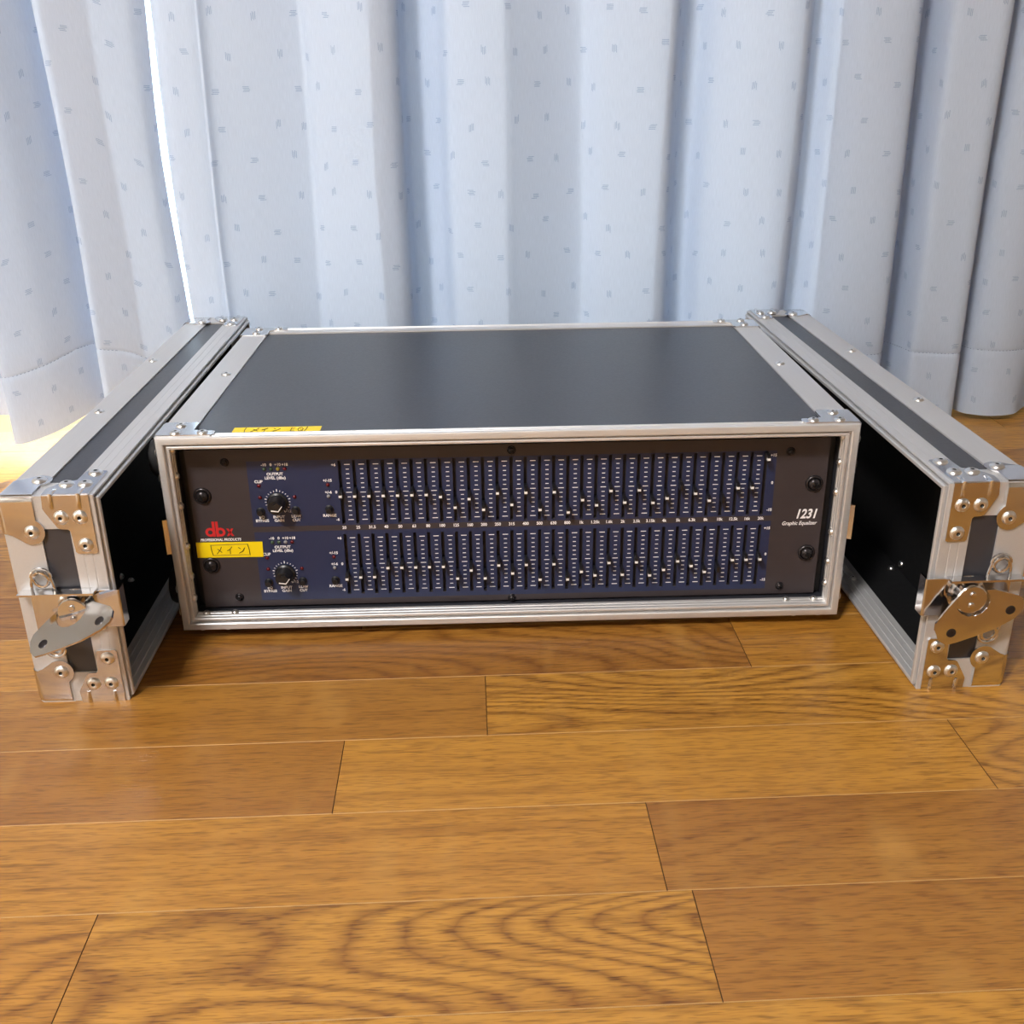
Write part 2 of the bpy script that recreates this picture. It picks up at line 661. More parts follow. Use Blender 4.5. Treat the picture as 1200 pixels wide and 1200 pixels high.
def build_shell():
    bm = bmesh.new()
    bm_box(bm, ROOM_X0, WX0, WALL_Y, WALL_Y + 0.12, 0.0, CEIL_Z)
    bm_box(bm, WX1, ROOM_X1, WALL_Y, WALL_Y + 0.12, 0.0, CEIL_Z)
    bm_box(bm, WX0, WX1, WALL_Y, WALL_Y + 0.12, WZ1, CEIL_Z)
    tag(finish('wall_back', bm, M['wall']), 'white papered wall behind the curtain', None, None, 'structure')
    tag(box('wall_left', ROOM_X0 - 0.1, ROOM_X0, ROOM_Y0, WALL_Y + 0.12, 0, CEIL_Z, M['wall']), 'white papered side wall', None, None, 'structure')
    tag(box('wall_right', ROOM_X1, ROOM_X1 + 0.1, ROOM_Y0, WALL_Y + 0.12, 0, CEIL_Z, M['wall']), 'white papered side wall', None, None, 'structure')
    tag(box('wall_front', ROOM_X0 - 0.1, ROOM_X1 + 0.1, ROOM_Y0 - 0.1, ROOM_Y0, 0, CEIL_Z, M['wall']), 'white papered wall facing the window', None, None, 'structure')
    tag(box('ceiling', ROOM_X0 - 0.1, ROOM_X1 + 0.1, ROOM_Y0 - 0.1, WALL_Y + 0.12, CEIL_Z, CEIL_Z + 0.1, M['ceil']), 'plain white ceiling', None, None, 'structure')
    # sliding window down to the floor
    win = empty('window_1', (0, WALL_Y + 0.05, WZ0))
    tag(win, 'sliding glass door behind the blue curtain', None, None, 'structure')
    bm = bmesh.new()
    fn = lambda u, v, d: (u, d, v)
    rect_sweep(bm, [(0, -0.03), (0, 0.04), (0.018, 0.04), (0.018, -0.03)], WX0, WX1, -0.010, WZ1 - WZ0, fn)
    finish('window_frame', bm, M['sash'], win)
    for i, (a, b, d) in enumerate(((WX0 + 0.02, -0.30, 0.012), (-0.34, WX1 - 0.02, -0.016))):
        bm = bmesh.new()
        rect_sweep(bm, [(0, d - 0.011), (0, d + 0.011), (0.028, d + 0.011), (0.028, d - 0.011)], a, b, 0.009, WZ1 - WZ0 - 0.03, fn)
        s = finish('sash', bm, M['sash'], win)
        bm = bmesh.new()
        bm_box(bm, a + 0.025, b - 0.025, d - 0.002, d + 0.002, 0.034, WZ1 - WZ0 - 0.055)
        finish('pane', bm, M['glass'], s)


build_shell()


def build_lamp():
    t = empty('ceiling_lamp', (LAMP_POS[0], LAMP_POS[1], CEIL_Z))
    tag(t, 'round white ceiling lamp lighting the room', 'lamp')
    bm = bmesh.new()
    bm_lathe(bm, [(0, 0), (0.27, 0), (0.27, -0.030), (0.255, -0.034), (0, -0.034)], 40)
    finish('lamp_base', bm, M['ceil'], t, True)
    bm = bmesh.new()
    bm_lathe(bm, [(0, -0.0345), (0.25, -0.0345), (0.25, -0.055), (0.235, -0.075), (0.19, -0.088), (0.1, -0.094), (0, -0.095)], 40)
    finish('lamp_diffuser', bm, M['lamp'], t, True)


build_lamp()

# ------------------------------------------------------------------ curtains
PXA, PXB = -0.534, 0.000932


def cx_of(px):
    return PXA + PXB * px


def smooth_path(pts, per=7):
    out = []
    n = len(pts)
    for i in range(n - 1):
        p0 = pts[max(i - 1, 0)]
        p1, p2 = pts[i], pts[i + 1]
        p3 = pts[min(i + 2, n - 1)]
        for s in range(per):
            t = s / per
            q = []
            for a, b, c, d in zip(p0, p1, p2, p3):
                m1, m2 = (c - a) * 0.42, (d - b) * 0.42
                q.append((2 * t ** 3 - 3 * t ** 2 + 1) * b + (t ** 3 - 2 * t ** 2 + t) * m1 + (-2 * t ** 3 + 3 * t ** 2) * c + (t ** 3 - t ** 2) * m2)
            out.append(q)
    out.append(list(pts[-1]))
    return out


def curtain_y(x):
    return 0.484 + 0.030 * x


def build_curtain(name, pts, hem, seam_h, label, seed, ztop=2.02):
    """pts: (column of the fold, centimetres towards the room, hem height change)"""
    path = smooth_path(pts)
    zs = [0.0, 0.004, 0.015, 0.04, 0.066, seam_h - 0.004, seam_h - 0.0012, seam_h, seam_h + 0.0012, seam_h + 0.004, 0.10, 0.13, 0.17, 0.21, 0.25, 0.30, 0.35, 0.40, 0.46, 0.52, 0.60, 0.70, 0.85, 1.0, 1.25, 1.5, 1.75, 1.9]
    root = empty(name, (cx_of(pts[len(pts) // 2][0]), curtain_y(0), 0))
    tag(root, label, 'curtain', 'pale blue curtains drawn across the window')
    bm = bmesh.new()
    uvl = bm.loops.layers.uv.new('UVMap')
    rng = random.Random(1)
    ph = [rng.random() * 6.28 for _ in range(6)]
    rows, us = [], []
    acc = 0.0
    ox, oy = root.location.x, root.location.y

    def pos(px, off, hz, z):
        x = cx_of(px)
        amp = 1.0 + 0.10 * math.sin(z * 5.1 + x * 4 + ph[0])
        sway = 0.0022 * math.sin(z * 6.0 + x * 9 + ph[1]) * min(1, z * 4 + .15) + 0.0012 * math.sin(z * 17 + x * 31 + ph[2])
        dx = 0.0030 * math.sin(z * 4.2 + x * 13 + ph[3]) + 0.0015 * math.sin(z * 11 + x * 23 + ph[4])
        y = curtain_y(x) - off * (0.01 if x < -0.3 else 0.0125) * amp + sway
        if 186 < px < 196:        # free inner edge of the left panel: the slit opens and closes
            dx += (px - 186) / 9.0 * (0.0030 - 0.0034 * math.exp(-((z - 0.31) / 0.10) ** 2))
        zz = hem + hz + z * (ztop - hem - hz) / 1.9
        d = abs(z - seam_h)
        if d < 0.003:
            y += 0.0012 * (1 - d / 0.003)
        return Vector((x + dx, y, zz))
    prev = None
    for (px, off, hz) in path:
        p = pos(px, off, hz, 0.2)
        if prev is not None:
            acc += math.hypot(p.x - prev.x, p.y - prev.y)
        prev = p
        us.append(acc)
        rows.append([(bm.verts.new((lambda q: (q.x - ox, q.y - oy, q.z))(pos(px, off, hz, z))), z) for z in zs])
    for i in range(len(rows) - 1):
        for k in range(len(zs) - 1):
            f = bm.faces.new((rows[i][k][0], rows[i + 1][k][0], rows[i + 1][k + 1][0], rows[i][k + 1][0]))
            f.smooth = True
            for lp, (uu, zz) in zip(f.loops, ((us[i], zs[k]), (us[i + 1], zs[k]), (us[i + 1], zs[k + 1]), (us[i], zs[k + 1]))):
                lp[uvl].uv = (uu + seed, zz)
    finish('cloth', bm, M['curtain'], root, recalc=False)
    # hem stitching, a run of small stitches along the seam
    bm = bmesh.new()
    step = 0.0042
    nxt = 0.0
    for i in range(len(path) - 1):
        while nxt < us[i + 1]:
            t = (nxt - us[i]) / max(1e-9, us[i + 1] - us[i])
            t2 = min(1.0, t + 0.0022 / max(1e-6, us[i + 1] - us[i]))
            q = []
            for tt in (t, t2):
                c = [path[i][k] + (path[i + 1][k] - path[i][k]) * tt for k in range(3)]
                v = pos(c[0], c[1], c[2], seam_h)
                q.append((v.x - ox, v.y - oy - 0.0003, v.z))
            if (Vector(q[0]) - Vector(q[1])).length > 1e-5:
                bm_tube(bm, q, 0.00035, 4)
            nxt += step
    st = finish('hem_stitch', bm, M['thread'], root)
    tag(st, kind='stuff')


L_PTS = [(-560, 1, .004), (-480, 2.2, .004), (-420, -1.5, .004), (-340, 2.0, .004), (-260, -1.4, .004), (-190, 2.2, .004), (-120, 0.5, .010), (-90, -1.6, .022),
         (-70, -2.2, .028), (-48, -2.2, .028), (-38, -1.4, .026), (-30, 1.2, .020), (-28, 3.6, .012), (-22, 4.3, .011), (-6, 4.0, .013), (26, 2.6, .022), (55, 0.4, .034), (70, -1.2, .036), (76, -1.8, .036), (82, -1.4, .036), (81, 0.8, .036), (86, 1.7, .036),
         (120, 1.7, .032), (155, 1.4, .016), (182, 1.0, .003), (195, 0.1, .001)]
R_PTS = [(201, -0.9, .003), (203, 0.2, .003), (214, 1.0, .003), (240, 1.25, .003), (252, 1.1, .003), (262, 0.7, .003), (300, 0.3, .003), (345, -0.35, .003), (357, -0.4, .003), (368, 0.4, .003), (400, 1.7, .003),
         (435, 2.5, .003), (456, 2.4, .003), (466, 1.5, .003), (463, -0.4, .003), (470, -1.8, .003), (486, -1.9, .003), (506, -1.0, .003), (519, 0.4, .003), (545, 1.2, .003), (578, 1.6, .003), (588, 1.5, .003), (600, 1.1, .003),
         (640, -0.1, .003), (672, -0.8, .003), (682, -0.5, .003), (700, 0.7, .003), (735, 1.6, .003), (765, 1.9, .003), (778, 1.5, .003), (788, -0.4, .003), (796, -1.9, .003), (810, -2.0, .003), (828, -0.2, .003),
         (860, 1.5, .003), (895, 2.1, .003), (918, 1.7, .003), (929, 0.4, .003), (934, -1.1, .003), (946, -1.7, .003), (962, -0.3, .003), (990, 1.4, .003), (1025, 2.0, .003), (1047, 1.8, .003), (1057, 0.6, .003), (1058, -1.6, .003),
         (1068, -2.9, .003), (1080, -2.3, .003), (1088, -0.2, .003), (1096, 1.2, .002), (1120, 1.7, .002), (1146, 2.1, .002), (1158, 1.6, .002), (1162, -0.6, .002), (1164, -2.3, .002), (1172, -1.5, .002), (1184, 0.4, .0015),
         (1215, 1.4, .0015), (1250, 1.0, .0015), (1290, -1.5, .0015), (1340, 1.6, .0015), (1400, 1.9, .0015), (1440, -1.6, .0015), (1500, 1.9, .0015), (1560, 2.0, .0015), (1600, -1.8, .0015), (1660, 1.8, .0015), (1720, -1.0, .0015), (1780, 1.8, .0015), (1840, 0, .0015)]
build_curtain('window_curtain', L_PTS, 0.004, 0.074, 'pale blue curtain panel whose inner edge leaves a bright slit of daylight', 1)
build_curtain('window_curtain', R_PTS, 0.006, 0.076, 'wide pale blue curtain with deep vertical folds behind the black flight case', 5)


def build_rail():
    t = empty('curtain_rail', (0, 0.484, 2.04))
    tag(t, 'white curtain rail above the window', 'rail')
    bm = bmesh.new()
    bm_box(bm, -1.3, 1.4, -0.012, 0.012, -0.012, 0.012, 0.003)
    finish('rail', bm, M['ceil'], t)
    for x in (-1.2, 0, 1.3):
        bm = bmesh.new()
        bm_box(bm, x - 0.01, x + 0.01, 0.012, WALL_Y - 0.484, -0.008, 0.008)
        finish('bracket', bm, M['ceil'], t)


build_rail()

# ------------------------------------------------------------------ flight case body
W, D, Z0, ZT = 0.511, 0.3335, 0.0085, 0.1662
HW = W / 2


def build_case():
    t = empty('flight_case', (0, 0, 0))
    tag(t, 'black flight case body with aluminium edges, open at the front, between its two lids', 'flight case')
    fn_f = lambda u, v, d: (u, d, v)
    fn_b = lambda u, v, d: (u, D - d, v)

    def prof(fl):
        return [(0, fl), (0, 0.0080), (0.0006, 0.0076), (0.0006, 0.0064), (0, 0.0060), (0, 0.0042), (0.0005, 0.0039), (0.0005, 0.0031), (0, 0.0028), (0, 0.0010), (0.0003, 0.0003), (0.0010, 0),
                (0.0050, 0), (0.0056, 0.0006), (0.0056, 0.0045), (0.0070, 0.0045), (0.0070, 0.0020), (0.0076, 0.0014), (0.0090, 0.0014), (0.0095, 0.0020),
                (0.0095, 0.0050), (0.0099, 0.0053), (0.0099, 0.0058), (0.0095, 0.0062), (0.0095, 0.0092), (0.0099, 0.0095), (0.0099, 0.0100), (0.0095, 0.0104), (0.0095, 0.0132), (0.0083, 0.0132), (0.0083, 0.0098),
                (0.0012, 0.0098), (0.0012, fl)]
    for nm, fn, fl in (('front_frame', fn_f, 0.0100), ('back_frame', fn_b, 0.0205)):
        bm = bmesh.new()
        rect_sweep(bm, prof(fl), -HW, HW, Z0, ZT, fn)
        finish(nm, bm, M['alu_x'], t, True, angle=25)
    # boards
    i0, i1 = 0.0012, 0.0080
    box('top_panel', -HW + i0, HW - i0, 0.0099, D - 0.0099, ZT - i1, ZT - i0, [M['lam']], t)
    box('bottom_panel', -HW + i0, HW - i0, 0.0099, D - 0.0099, Z0 + i0, Z0 + i1, [M['lam']], t)
    box('side_panel', -HW + i0, -HW + i1, 0.0099, D - 0.0099, Z0 + i1, ZT - i1, [M['lam']], t)
    box('side_panel', HW - i1, HW - i0, 0.0099, D - 0.0099, Z0 + i1, ZT - i1, [M['lam']], t)
    box('back_panel', -HW + 0.0096, HW - 0.0096, D - 0.0098, D - 0.0050, Z0 + 0.0096, ZT - 0.0096, [M['inner']], t)
    # angle strips along the four long edges
    for sx in (-1, 1):
        for sz in (-1, 1):
            bm = bmesh.new()
            k = 0.0244
            poly = [(0.0012, 0), (k, 0), (k, 0.0012), (0.0012, 0.0012), (0.0012, k), (0, k), (0, 0.0012), (0.0004, 0.0004)]
            zc = ZT if sz > 0 else Z0
            bm_prism(bm, poly, 0.0101, D - 0.0206, lambda u, v, d: (sx * (HW - u), d, zc - sz * v))
            finish('edge_strip', bm, M['alu'], t)
            for yy in ((0.166,) if sz > 0 else (0.09, 0.25)):
                place('rivet', RIV_M, t, at((sx * (HW - 0.0155), yy, zc), (0, 0, sz)))
                place('rivet', RIV_M, t, at((sx * HW, yy, zc - sz * 0.0145), (sx, 0, 0)))
    # corner braces
    poly = [(0.0010, 0.0030), (0.0405, 0.0030), (0.0425, 0.0050), (0.0425, 0.0105), (0.0405, 0.0125), (0.0300, 0.0130), (0.0262, 0.0150), (0.0262, 0.0300), (0.0245, 0.0320), (0.0010, 0.0320)]
    for sx in (-1, 1):
        for sz in (-1, 1):
            for front in (1, 0):
                zc = ZT if sz > 0 else Z0
                br = empty_mesh = None
                bm = bmesh.new()
                yy = lambda v: v if front else D - v
                bm_prism(bm, poly, 0.0, 0.0012, lambda u, v, d: (sx * (HW - u + 0.001), yy(v), zc + sz * d))
                bm_prism(bm, poly, 0.0, 0.0012, lambda u, v, d: (sx * (HW + d), yy(v), zc - sz * (u - 0.001)))
                bm_prism(bm, [(0.0, 0.0), (0.0012, 0.0), (0.0008, 0.0008), (0.0, 0.0012)], 0.0060, 0.0300, lambda u, v, d: (sx * (HW + u), yy(d), zc + sz * v))
                br = finish('corner_brace', bm, M['chrome'], t, True, angle=20)
                for (u, v) in ((0.0330, 0.0078), (0.0135, 0.0078), (0.0135, 0.0245)):
                    place('rivet', RIV_M, br, at((sx * (HW - u), yy(v), zc + sz * 0.0012), (0, 0, sz)))
                    place('rivet', RIV_M, br, at((sx * (HW + 0.0012), yy(v), zc - sz * u), (sx, 0, 0)))
    # rubber feet: on the side and underneath
    bm = bmesh.new()
    bm_lathe(bm, [(0, 0), (0.0165, 0), (0.0165, 0.0015), (0.0150, 0.0118), (0.0135, 0.0142), (0.0105, 0.0154), (0.0035, 0.0154), (0.003, 0.010), (0, 0.010)], 28)
    ft = finish('rubber_foot', bm, M['rubber'], t, True)
    ft.matrix_local = at((-HW + i0, 0.034, 0.1400), (-1, 0, 0))
    for (yy, zz) in ((0.034, 0.0320), (D - 0.05, 0.1385), (D - 0.05, 0.036)):
        place('rubber_foot', ft.data, t, at((-HW + i0, yy, zz), (-1, 0, 0)))
    bm = bmesh.new()
    bm_lathe(bm, [(0, 0), (0.013, 0), (0.0125, 0.0088), (0.0115, 0.0097), (0, 0.0097)], 24)
    fb = finish('rubber_foot', bm, M['rubber'], t, True)
    fb.matrix_local = at((-0.19, 0.075, Z0 + 0.0012), (0, 0, -1))
    for (xx, yy) in ((0.19, 0.075), (-0.19, D - 0.06), (0.19, D - 0.06)):
        place('rubber_foot', fb.data, t, at((xx, yy, Z0 + 0.0012), (0, 0, -1)))
    # catch plates for the lid latches
    for sx in (-1, 1):
        for y0, dr in ((0.0, 1), (D, -1)):
            bm = bmesh.new()
            pr = [(0.0, 0.034), (0.0, 0.0022), (0.0034, 0.0010), (0.0040, 0.0016), (0.0040, 0.0030), (0.0034, 0.0026), (0.0014, 0.0036), (0.0014, 0.034)]
            bm_prism(bm, pr, 0.0735, 0.1015, lambda u, v, d: (sx * (HW + 0.0002 + u), y0 + dr * v, d))
            c = finish('catch_plate', bm, M['nickel'], t)
            for zz in (0.081, 0.094):
                place('rivet', RIV_S, c, at((sx * (HW + 0.0016), y0 + dr * 0.027, zz), (sx, 0, 0)))
    # rivets on the inner flange of the front frame
    for sx in (-1, 1):
        for zz in (0.1545, 0.1340, 0.1100, 0.0770, 0.0520, 0.0330):
            place('rivet', RIV_S, t, at((sx * (HW - 0.0097), 0.0078, zz), (-sx, 0, 0)))
        for xx in (0.2385, 0.2165):
            place('rivet', RIV_S, t, at((sx * xx, 0.0095, Z0 + 0.0097), (0, 0, 1)))
    # rack rails behind the ears of the equaliser
    for sx in (-1, 1):
        bm = bmesh.new()
        poly = [(0, 0), (0.024, 0), (0.024, 0.002), (0.002, 0.002), (0.002, 0.03), (0, 0.03)]
        bm_prism(bm, poly, Z0 + 0.0100, ZT - 0.0100, lambda u, v, d: (sx * (HW - 0.0090 - u), 0.0230 + v, d))
        r = finish('rack_rail', bm, M['rail'], t)
        for zz in (0.128, 0.046, 0.030):
            place('rivet', RIV_S, r, at((sx * (HW - 0.0112), 0.0230, zz), (0, -1, 0))) if False else None
    # yellow tape with handwriting
    box('yellow_tape', -0.2030, -0.1388, 0.0108, 0.0238, ZT - i0, ZT - i0 + 0.00018, M['yellow'], t)
    tp = t.children[-1]
    tp['label'] = 'yellow tape with handwritten marker characters'
    hand(tp, lambda u, v: (-0.1945 + u * 0.0455, 0.0117 + v * 0.0110, ZT - i0 + 0.00030), True)
    return t


STROKES = {
    'me': [[(0.85, 0.95), (0.62, 0.55), (0.10, 0.05)], [(0.25, 0.70), (0.55, 0.48), (0.85, 0.22)]],
    'i': [[(0.85, 0.95), (0.50, 0.62), (0.10, 0.42)], [(0.52, 0.62), (0.53, 0.30), (0.50, 0.02)]],
    'n': [[(0.15, 0.85), (0.30, 0.76), (0.42, 0.66)], [(0.92, 0.78), (0.65, 0.35), (0.20, 0.08)]],
    'E': [[(0.15, 0.95), (0.15, 0.05)], [(0.15, 0.95), (0.85, 0.93)], [(0.15, 0.52), (0.75, 0.52)], [(0.15, 0.05), (0.88, 0.06)]],
    'Q': [[(0.5, 0.95), (0.15, 0.75), (0.08, 0.45), (0.25, 0.12), (0.55, 0.05), (0.85, 0.25), (0.9, 0.6), (0.75, 0.88), (0.5, 0.95)], [(0.6, 0.30), (0.95, 0.02)]],
}


def hand(parent, fn, long_):
    """marker strokes: main-line katakana in a hand-drawn box; fn maps unit square to the tape"""
    def stroke(pts, r=0.00028):
        bm = bmesh.new()
        bm_tube(bm, [fn(*p) for p in pts], r, 5)
        return bm
    glyphs = [('me', 0.10, 0.24), ('i', 0.27, 0.38), ('n', 0.44, 0.58), ('E', 0.735, 0.82), ('Q', 0.85, 0.95)] if long_ else \
        [('me', 0.12, 0.30), ('i', 0.40, 0.58), ('n', 0.68, 0.90)]
    lo, hi = (0.12, 0.88) if long_ else (0.10, 0.84)
    for g, a, b in glyphs:
        bm = bmesh.new()
        for s in STROKES[g]:
            bm_tube(bm, [fn(a + (b - a) * u, lo + (hi - lo) * v) for u, v in s], 0.00026, 5)
        finish('marker_character', bm, M['ink'], parent)
    if long_:
        sides = [([(0.01, 0.98), (0.0, 0.5), (0.02, 0.02)], 0.00026), ([(1.0, 0.98), (0.99, 0.5), (0.97, 0.02)], 0.00026)]
    else:
        sides = [([(0.0, 1.0), (0.005, 0.5), (0.035, 0.0)], 0.00028), ([(0.0, 0.98), (0.5, 1.02), (0.97, 1.03)], 0.00018),
                 ([(0.97, 1.04), (1.0, 0.5), (1.005, -0.02)], 0.00030), ([(0.03, 0.0), (0.5, 0.01), (0.98, 0.0)], 0.00016)]
    for pts, rad in sides:
        bm = bmesh.new()
        bm_tube(bm, [fn(*p) for p in pts], rad, 5)
        finish('marker_line', bm, M['ink'], parent)


CASE = build_case()

# ------------------------------------------------------------------ graphic equaliser
PY = 0.0192                         # front of the panel
PX0, PX1, PZ0, PZ1 = -0.2414, 0.2412, 0.0186, 0.1497
CH = (0.0, -0.0603)                 # upper and lower channel
SLOT_X = [-0.1277 + i * (0.1933 + 0.1277) / 30 for i in range(31)]
SLOT_Z = (0.0876, 0.1394)
TOPV = [0, 0, 0, 0, 0, 0, 0, -.5, -2.9, -1.1, -3.5, 0, -2.55, 0, -3.8, 0, -4.5, -1.85, -3.05, 0, -2.6, 0, -2.8, -1.9, 0.3, -1, -2.6, -2.6, 0, 0, 6]
BOTV = [-2.4, -2, -2, 0, 0, 0, 0, 0, -2.8, -1, -2.9, 0, -1.9, 0, -3.5, 0, -3.6, -1.9, -2.8, 0, -2.8, 0, -3.1, -1.9, 0, -1.15, -2.6, -2.2, 0, 0, 0]
FREQ = ['20', '25', '31.5', '40', '50', '63', '80', '100', '125', '160', '200', '250', '315', '400', '500', '630', '800', '1k', '1.25k', '1.6k', '2k', '2.5k', '3.15k', '4k', '5k', '6.3k', '8k', '10k', '12.5k', '16k', '20k']


def build_eq():
    t = empty('graphic_equalizer', (0, PY, PZ0))
    tag(t, 'rack graphic equalizer with two rows of sliders on a navy panel inside the case', 'equalizer')
    ox, oy, oz = 0, PY, PZ0
    P = lambda x, z, d=0.0: (x, -d, z - oz)          # local point, d = distance proud of the panel

    # front panel with real slots, built on a grid
    hs = 0.00125
    xs = [PX0, -0.1967, 0.2015, PX1]
    for x in SLOT_X:
        xs += [x - hs, x + hs]
    zs = [PZ0, 0.0235, 0.0822, 0.0868, 0.1402, PZ1]
    for dz in CH:
        zs += [SLOT_Z[0] + dz, SLOT_Z[1] + dz]
    xs = sorted(set(round(v, 6) for v in xs))
    zs = sorted(set(round(v, 6) for v in zs))
    bm = bmesh.new()
    cache = {}

    def V(x, y, z):
        k = (round(x, 6), round(y, 6), round(z, 6))
        if k not in cache:
            cache[k] = bm.verts.new((x, y, z - oz))
        return cache[k]

    def in_slot(xm, zm):
        return any(abs(xm - s) < hs for s in SLOT_X) and any(SLOT_Z[0] + dz < zm < SLOT_Z[1] + dz for dz in CH)
    dep = 0.0045
    for xa, xb in zip(xs[:-1], xs[1:]):
        for za, zb in zip(zs[:-1], zs[1:]):
            xm, zm = (xa + xb) / 2, (za + zb) / 2
            if in_slot(xm, zm):
                f = bm.faces.new((V(xa, dep, za), V(xb, dep, za), V(xb, dep, zb), V(xa, dep, zb)))
                f.material_index = 2
                for (p, q) in (((xa, za), (xa, zb)), ((xb, zb), (xb, za))):
                    f = bm.faces.new((V(p[0], 0, p[1]), V(q[0], 0, q[1]), V(q[0], dep, q[1]), V(p[0], dep, p[1])))
                    f.material_index = 2
                for zz in (za, zb):
                    if any(abs(zz - (e + dz)) < 1e-5 for e in SLOT_Z for dz in CH):
                        f = bm.faces.new((V(xa, 0, zz), V(xb, 0, zz), V(xb, dep, zz), V(xa, dep, zz)))
                        f.material_index = 2
            else:
                f = bm.faces.new((V(xa, 0, za), V(xb, 0, za), V(xb, 0, zb), V(xa, 0, zb)))
                blue = -0.1967 < xm < 0.2015 and (0.0235 < zm < 0.0822 or 0.0868 < zm < 0.1402)
                f.material_index = 1 if blue else 0
    # rim of the sheet
    rim = [(PX0, PZ0), (PX1, PZ0), (PX1, PZ1), (PX0, PZ1)]
    for (a, b) in zip(rim, rim[1:] + rim[:1]):
        f = bm.faces.new([bm.verts.new((a[0], 0, a[1] - oz)), bm.verts.new((b[0], 0, b[1] - oz)),
                          bm.verts.new((b[0], 0.003, b[1] - oz)), bm.verts.new((a[0], 0.003, a[1] - oz))])
    me_o = finish('front_panel', bm, [M['panel'], M['blue'], M['slot']], t)
    # chassis behind the panel
    bm = bmesh.new()
    bm_box(bm, -0.2180, 0.2180, 0.0050, 0.2050, 0.0030, 0.1290)
    finish('chassis', bm, M['rail'], t)

    # scale print between the sliders
    for dz in CH:
        bm = bmesh.new()
        zc = 0.1137 + dz
        for i in range(30):
            xm = (SLOT_X[i] + SLOT_X[i + 1]) / 2 + 0.0003
            for k in range(-6, 7):
                hw = 0.0021 if k in (-6, 0, 6) else 0.0012
                z = zc + k * 0.00375
                th = 0.00030
                a = [bm.verts.new(P(xm + sx * hw, z + sz * th, 0.00008)) for sx, sz in ((-1, -1), (1, -1), (1, 1), (-1, 1))]
                bm.faces.new(a)
        o = finish('slider_scale', bm, M['white'], t, recalc=False)
        tag(o, kind='stuff')

    # slider caps
    bm = bmesh.new()
    w_, h_, l_ = 0.0011, 0.0042, 0.0085
    prof = [(-0.0030, -0.0030), (-0.0030, 0.0045), (-h_ * 0.55, l_), (h_ * 0.55, l_), (0.0034, 0.0045), (0.0034, -0.0030)]
    bm_prism(bm, prof, -w_, w_, lambda u, v, d: (d, -v, u))
    bmesh.ops.recalc_face_normals(bm, faces=bm.faces[:])
    cap_me = bpy.data.meshes.new('slider_cap')
    bm.to_mesh(cap_me)
    bm.free()
    cap_me.materials.append(M['plastic'])
    bm = bmesh.new()
    bm_box(bm, -0.00115, 0.00115, -l_ - 0.0002, -l_ + 0.0022, -0.0010, 0.0008)
    bmesh.ops.recalc_face_normals(bm, faces=bm.faces[:])
    mk_me = bpy.data.meshes.new('cap_line')
    bm.to_mesh(mk_me)
    bm.free()
    mk_me.materials.append(M['capwhite'])
    for dz, vals in zip(CH, (TOPV, BOTV)):
        for i, v in enumerate(vals):
            z = 0.1137 + dz + v * 0.00375
            c = place('slider_cap', cap_me, t, Matrix.Translation(P(SLOT_X[i], z)))
            dark = (i == 27) or (i == 24 and dz == 0)
            if not dark:
                place('cap_line', mk_me, c, Matrix.Identity(4))

    def label(body, x, z, size, name='printed_label', shear=0.0, bold=0.0, sx=1.0, m='white', align='CENTER', spacing=1.0):
        me = text_mesh(body, size, lambda u, v: P(x + u, z + v, 0.0001), shear, bold, sx, align, spacing)
        return from_mesh(name, me, M[m], t)
    for x, f in zip(SLOT_X, FREQ):
        label(f, x, 0.0845, 0.0034, 'frequency_label', bold=0.00010, sx=0.92)
    # knob, button and lamp shapes
    bm = bmesh.new()
    bm_lathe(bm, [(0, 0.0005), (0.0078, 0.0005), (0.0078, 0.0022), (0.0066, 0.0032), (0.0060, 0.0110), (0.0054, 0.0122), (0, 0.0122)], 32,
             lambda x, y, z: (x, -z, y))
    bm2 = bm
    # finger grip bar across the face
    ca, sa = math.cos(math.radians(52)), math.sin(math.radians(52))
    bm_prism(bm2, [(-0.0023, -0.0014), (0.0003, 0.0030), (0.0050, 0.0030), (0.0055, -0.0014), (0.0020, -0.0030)], 0.0118, 0.0150,
             lambda u, v, d: (u * ca + v * sa, -d, u * sa - v * ca))
    bmesh.ops.recalc_face_normals(bm, faces=bm.faces[:])
    knob_me = bpy.data.meshes.new('gain_knob')
    bm.to_mesh(knob_me)
    bm.free()
    knob_me.materials.append(M['plastic'])
    knob_me.polygons.foreach_set('use_smooth', [True] * len(knob_me.polygons))
    knob_me.set_sharp_from_angle(angle=math.radians(30))
    bm = bmesh.new()  # edge highlights of the finger grip, painted as white strips
    for poly in ([(0.0000, 0.0029), (0.0054, 0.0029), (0.0054, 0.0034), (0.0000, 0.0036)], [(-0.0028, -0.0012), (-0.0020, -0.0016), (0.0006, 0.0030), (0.0000, 0.0036)]):
        bm_prism(bm, poly, 0.0146, 0.0152, lambda u, v, d: (u * ca + v * sa, -d, u * sa - v * ca))
    bmesh.ops.recalc_face_normals(bm, faces=bm.faces[:])
    glint_me = bpy.data.meshes.new('grip_glint')
    bm.to_mesh(glint_me)
    bm.free()
    glint_me.materials.append(M['capwhite'])
    bm = bmesh.new()
    bm_lathe(bm, [(0, 0), (0.0033, 0), (0.0033, 0.0006), (0.0026, 0.0010), (0.0025, 0.0040), (0.0021, 0.0046), (0, 0.0046)], 20, lambda x, y, z: (x, -z, y))
    bmesh.ops.recalc_face_normals(bm, faces=bm.faces[:])
    btn_me = bpy.data.meshes.new('push_button')
    bm.to_mesh(btn_me)
    bm.free()
    btn_me.materials.append(M['plastic'])
    btn_me.polygons.foreach_set('use_smooth', [True] * len(btn_me.polygons))
    btn_me.set_sharp_from_angle(angle=math.radians(40))
    led_mes = {}
